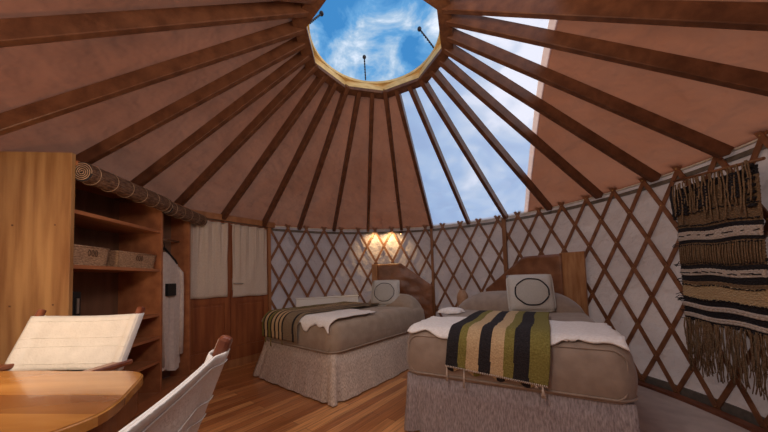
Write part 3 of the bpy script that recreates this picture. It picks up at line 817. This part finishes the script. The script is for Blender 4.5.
# nightstand with vase between the beds
t = thing('nightstand', 'low wooden stool between the beds carrying the tan vase', 'nightstand', (1.20, 2.0, 0))
b = B(); lathe(b, [(.15, .56), (.15, .60)], n=28); obj('stand_top', b, 'plank', t)
for k in range(3): a = 2*PI*k/3+.3; b = B(); tube(b, [(.09*math.cos(a), .09*math.sin(a), .56), (.14*math.cos(a), .14*math.sin(a), 0)], .016); obj('leg', b, 'post', t)
b = B(); lathe(b, [(.05, 0), (.072, .02), (.085, .12), (.086, .2), (.07, .26), (.05, .285), (.05, .31), (.042, .31), (.042, .28)], n=24)
o = obj('vase', b, 'vase'); o.location = (1.20, 2.0, .60); tag(o, 'tan bottle-shaped vase standing between the two headboards', 'vase')
b = B()
def lump(u, v):
    a = 2*PI*u; t_ = PI/2*v; r_ = .085*math.cos(t_)*(1+.15*math.sin(3*a)+.1*math.sin(5*a)); return Vector((r_*1.5*math.cos(a), r_*math.sin(a), .055*math.sin(t_)))
grid(b, lump, 28, 10); bmesh.ops.remove_doubles(b, verts=b.verts, dist=1e-4)
o = obj('folded_cloth', b, 'white'); o.location = (Matrix.Translation(BED2) @ Matrix.Rotation(R2, 4, 'Z') @ Vector((.10, 1.02, TOP+.012))); tag(o, 'small crumpled white cloth at the left edge of the nearer bed', 'cloth')

# pale mat beside the near bed
b = B(); m_ = Matrix.Translation(BED2) @ Matrix.Rotation(R2, 4, 'Z')
inner = [m_ @ Vector((W2_+.05, y, 0)) for y in (-.6, 0, .6, 1.2, 1.55)]
arc = [P(a, R-.10, 0) for a in range(74, 116, 2)]
prism(b, [(p.x, p.y) for p in inner]+[(p.x, p.y) for p in arc], .001, .012); bmesh.ops.recalc_face_normals(b, faces=b.faces)
tag(obj('floor_mat', b, 'rug'), 'pale plain mat on the floor between nearer bed and lattice wall', 'mat')

# ------------------------------------------------------------------ wall hanging: local x to the right, z up, faces the room (-y)
pa = Vector((2.528, .035, 0)); pb = Vector((2.425, -.565, 0)); d = pb-pa; HW = d.length
t = thing('wall_hanging', 'woven fringed wall hanging in brown, black and cream on the lattice', 'tapestry', pa, math.atan2(d.y, d.x))
bands = [(1.86, 1.80, 't_black'), (1.80, 1.60, 't_jute'), (1.60, 1.50, 't_jute'), (1.50, 1.465, 't_black'), (1.465, 1.39, 't_cream'), (1.39, 1.36, 't_black'), (1.36, 1.165, 't_jute'), (1.165, 1.13, 't_black'),
         (1.13, 1.075, 't_cream'), (1.075, 1.02, 't_black'), (1.02, .99, 't_jute'), (.99, .86, 't_tan'), (.86, .81, 't_black'), (.81, .775, 't_cream'), (.775, .72, 't_black'), (.72, .685, 't_cream'), (.685, .65, 't_black')]
# (the bands run the whole width, gently uneven)
def hz(x, z):
    z = 1.431-(1.465-z)*(.88 if z < 1.465 else .96)
    return z-.03*x/HW+.006*math.sin(x*17+z*9)
for k, (z1, z0, m_) in enumerate(bands):
    b = B(); rows = max(2, int((z1-z0)/.012))
    for r_ in range(rows):
        zc = z1-(r_+.5)*(z1-z0)/rows; rr = (z1-z0)/rows*random.uniform(.5, .68)
        if m_ in ('t_cream',): rr *= 1.15
        pts = []
        for i in range(37):
            x = HW*i/36; pts.append((x+(.012*noise.noise(Vector((k, r_, 1))) if i in (0, 36) else 0), -.012-.003*(1 if (i+r_) % 2 else -1)-(.006 if m_ == 't_cream' else 0)-.003*noise.noise(Vector((x*8, zc*9, k))), hz(x, zc)))
        tube(b, pts, rr, 6)
    obj('woven_band', b, m_, t)
b = B()
for z, n in ((1.625, 40), (1.52, 46), (1.345, 46), (1.18, 46), (.985, 40), (.865, 46), (1.43, 9), (1.10, 12)):
    for k in range(n):
        x = HW*(k+random.uniform(.1, .9))/n; l_ = random.uniform(.003, .009) if n > 20 else random.uniform(.01, .03)
        tube(b, [(x-l_, -.026, hz(x, z+random.uniform(-.006, .006))), (x+l_, -.028, hz(x, z+random.uniform(-.006, .006)))], .0042, 5)
obj('dark_stitch', b, 't_black', t, kind='stuff')
# ribs of the wide jute band, loose ends at the sides
b = B()
for i in range(34):
    x = HW*(i+.5)/34
    tube(b, [(x+.004*random.uniform(-1, 1), -.026, hz(x, 1.35)), (x+.006*random.uniform(-1, 1), -.030, hz(x, 1.27)), (x, -.026, hz(x, 1.175))], .0045, 5)
obj('rib_yarn', b, 't_jute', t, kind='stuff')
b = B()
for z, n in ((1.36, 3), (1.17, 6), (1.02, 4), (.87, 6), (.80, 5), (.70, 4)):
    for k in range(n):
        zz = hz(0, z+random.uniform(-.04, .04)); ln = random.uniform(.03, .09)
        tube(b, [(.01, -.014, zz), (-ln*.5, -.016, zz+random.uniform(-.01, .01)), (-ln, -.012, zz+random.uniform(-.02, .01))], .0028, 5)
        tube(b, [(HW-.01, -.014, zz), (HW+ln*.5, -.016, zz+random.uniform(-.01, .01)), (HW+ln, -.012, zz+random.uniform(-.02, .01))], .0028, 5)
obj('loose_end', b, 't_black', t, kind='stuff')
def strand(b, x, z0, z1, r_, y=-.03, w=.008):
    n = 9; pts = []; ph = random.uniform(0, 6)
    for i in range(n):
        f = i/(n-1); pts.append((x+w*math.sin(ph+f*8)*f+w*.6*random.uniform(-1, 1), y-.006*math.sin(f*7+ph), z0+(z1-z0)*f))
    tube(b, pts, r_, 5)
b = B()
for i in range(110):
    x = HW*random.random(); strand(b, x, hz(x, .67), hz(x, random.uniform(.16, .38)), random.uniform(.0028, .0042), y=random.uniform(-.03, -.006), w=.012)
obj('bottom_fringe', b, 't_jute', t, kind='stuff')
b = B()
for i in range(30):
    x = HW*random.random(); strand(b, x, hz(x, .67), hz(x, random.uniform(.22, .42)), .0032, y=random.uniform(-.02, -.004), w=.012)
obj('dark_fringe', b, 't_brown', t, kind='stuff')
b = B()
for i in range(26):
    x = HW*(i+.5)/26+random.uniform(-.008, .008); strand(b, x, hz(x, 1.90), hz(x, random.uniform(1.52, 1.72)), random.uniform(.004, .0065), y=random.uniform(-.045, -.03), w=.007)
obj('top_fringe', b, 't_jute', t, kind='stuff')
for (x0, x1, z0, z1) in ((.02, .12, 1.62, 1.80), (.2, .30, 1.66, 1.80), (.42, .52, 1.68, 1.84), (.56, .60, 1.6, 1.86)):
    b = B()
    for k in range(7):
        zz = z0+(z1-z0)*k/6; tube(b, [(x0, -.026, hz(x0, zz)), ((x0+x1)/2, -.032, hz(x0, zz)+.006), (x1, -.026, hz(x1, zz))], .013, 6)
    obj('dark_tuft', b, 't_black', t)
b = B(); strand(b, -.012, 1.84, 1.55, .012, w=.006); strand(b, -.02, 1.8, 1.58, .010, w=.01); obj('side_braid', b, 't_black', t)
b = B(); tube(b, [(-.02, -.004, 1.885), (HW+.03, -.004, hz(HW, 1.885))], .011, 8); obj('hanging_rod', b, 'post', t)

# little wall lamp above the farther bed, tucked under the wall top
t = thing('wall_lamp', 'small glowing lamp under the wall top above the farther bed', 'lamp', P(7.2, 2.53, 1.89))
b = B(); lathe(b, [(.022, .0), (.026, .035), (.012, .045)], n=16); obj('lamp_cap', b, 'ringdark', t)
em = bpy.data.materials.new('bulb'); em.use_nodes = True; bb = em.node_tree.nodes['Principled BSDF']
bb.inputs['Emission Color'].default_value = (1, .62, .25, 1); bb.inputs['Emission Strength'].default_value = 4
b = B(); bmesh.ops.create_uvsphere(b, u_segments=12, v_segments=8, radius=.010, matrix=Matrix.Translation((0, 0, -.004))); obj('bulb', b, em, t, True)

# ------------------------------------------------------------------ lights
def light(name, kind, loc, e, col, size=.1, rot=None, **kw):
    l = bpy.data.lights.new(name, kind); l.energy = e; l.color = col
    if kind == 'AREA': l.shape = 'DISK'; l.size = size
    else: l.shadow_soft_size = size
    for k, v in kw.items(): setattr(l, k, v)
    o = bpy.data.objects.new(name, l); C.objects.link(o); o.location = loc
    if rot: o.rotation_euler = rot
    return o
for a_, e_ in ((-3.5, 9), (3.2, 12)):
    q = P(a_, 2.47, 1.935); d_ = (P(a_, 2.66, 1.55)-q)
    light('wall lamp light', 'SPOT', q, e_, (1, .74, .38), .012, d_.to_track_quat('-Z', 'Y').to_euler(), spot_size=rad(140), spot_blend=.9)
light('table lamp', 'POINT', (-1.75, -1.40, 1.22), 17, (1, .74, .48), .09)
light('added fill', 'POINT', (-.35, -1.9, 2.1), 34, (1, .80, .68), .15)  # added fill above the camera, no lamp hangs here
light('added fill far', 'POINT', (.25, -1.0, 2.65), 17, (1, .76, .56), .12)  # second added fill out of view, makes up for too little daylight

# ------------------------------------------------------------------ sky
wd = bpy.data.worlds.new('sky'); bpy.context.scene.world = wd; wd.use_nodes = True
nt = wd.node_tree; N = nt.nodes; L = nt.links; bg = N['Background']
tc = N.new('ShaderNodeTexCoord'); mp = N.new('ShaderNodeMapping'); mp.inputs['Scale'].default_value = (1, 1, 1.6); L.new(tc.outputs['Generated'], mp.inputs['Vector'])
mp.inputs['Location'].default_value = (3.1, 1.7, .4)
nz = N.new('ShaderNodeTexNoise'); nz.inputs['Scale'].default_value = 7; nz.inputs['Detail'].default_value = 8; nz.inputs['Roughness'].default_value = .58; nz.inputs['Distortion'].default_value = .5
L.new(mp.outputs['Vector'], nz.inputs['Vector'])
dt = N.new('ShaderNodeVectorMath'); dt.operation = 'DOT_PRODUCT'; L.new(tc.outputs['Generated'], dt.inputs[0])
g = P(95, 1, 0); gl = Vector((g.x*.72, g.y*.72, .69)); dt.inputs[1].default_value = gl
ma = N.new('ShaderNodeMapRange'); ma.inputs['From Min'].default_value = .45; ma.inputs['From Max'].default_value = 1.0; ma.inputs['To Min'].default_value = 0; ma.inputs['To Max'].default_value = .7
L.new(dt.outputs['Value'], ma.inputs['Value'])
ad = N.new('ShaderNodeMath'); ad.operation = 'ADD'; L.new(nz.outputs['Fac'], ad.inputs[0]); L.new(ma.outputs['Result'], ad.inputs[1])
rp = N.new('ShaderNodeValToRGB'); e = rp.color_ramp.elements
e[0].position = .40; e[0].color = (.06, .27, .60, 1); e[1].position = .74; e[1].color = (1.15, 1.15, 1.2, 1)
x = e.new(.50); x.color = (.15, .40, .72, 1); x = e.new(.60); x.color = (.45, .62, .80, 1)
sx = N.new('ShaderNodeSeparateXYZ'); L.new(tc.outputs['Generated'], sx.inputs[0])
gm = N.new('ShaderNodeMapRange'); gm.inputs['From Min'].default_value = -.06; gm.inputs['From Max'].default_value = .02; L.new(sx.outputs['Z'], gm.inputs['Value'])
gx = N.new('ShaderNodeMix'); gx.data_type = 'RGBA'; gx.inputs[6].default_value = (.16, .12, .08, 1); L.new(gm.outputs['Result'], gx.inputs[0]); L.new(rp.outputs['Color'], gx.inputs[7])
L.new(ad.outputs[0], rp.inputs['Fac']); L.new(gx.outputs[2], bg.inputs['Color']); bg.inputs['Strength'].default_value = 1.0

# ------------------------------------------------------------------ camera
cam = bpy.data.cameras.new('camera'); co = bpy.data.objects.new('camera', cam); C.objects.link(co)
cam.sensor_width = 36; cam.lens = .7015*400/768*36; cam.clip_start = .02
cam.shift_y = (264.5-216)/768
co.matrix_world = Matrix.Translation((.0104, -2.327, 1.131)) @ Matrix.Rotation(PI/2+.048, 4, 'X') @ Matrix.Rotation(-.030, 4, 'Z')
sc = bpy.context.scene; sc.camera = co
vs = sc.view_settings; vs.view_transform = 'Standard'; vs.look = 'None'; vs.exposure = 0; vs.gamma = 1; vs.use_curve_mapping = False
sc.cycles.max_bounces = 8; sc.cycles.transparent_max_bounces = 12
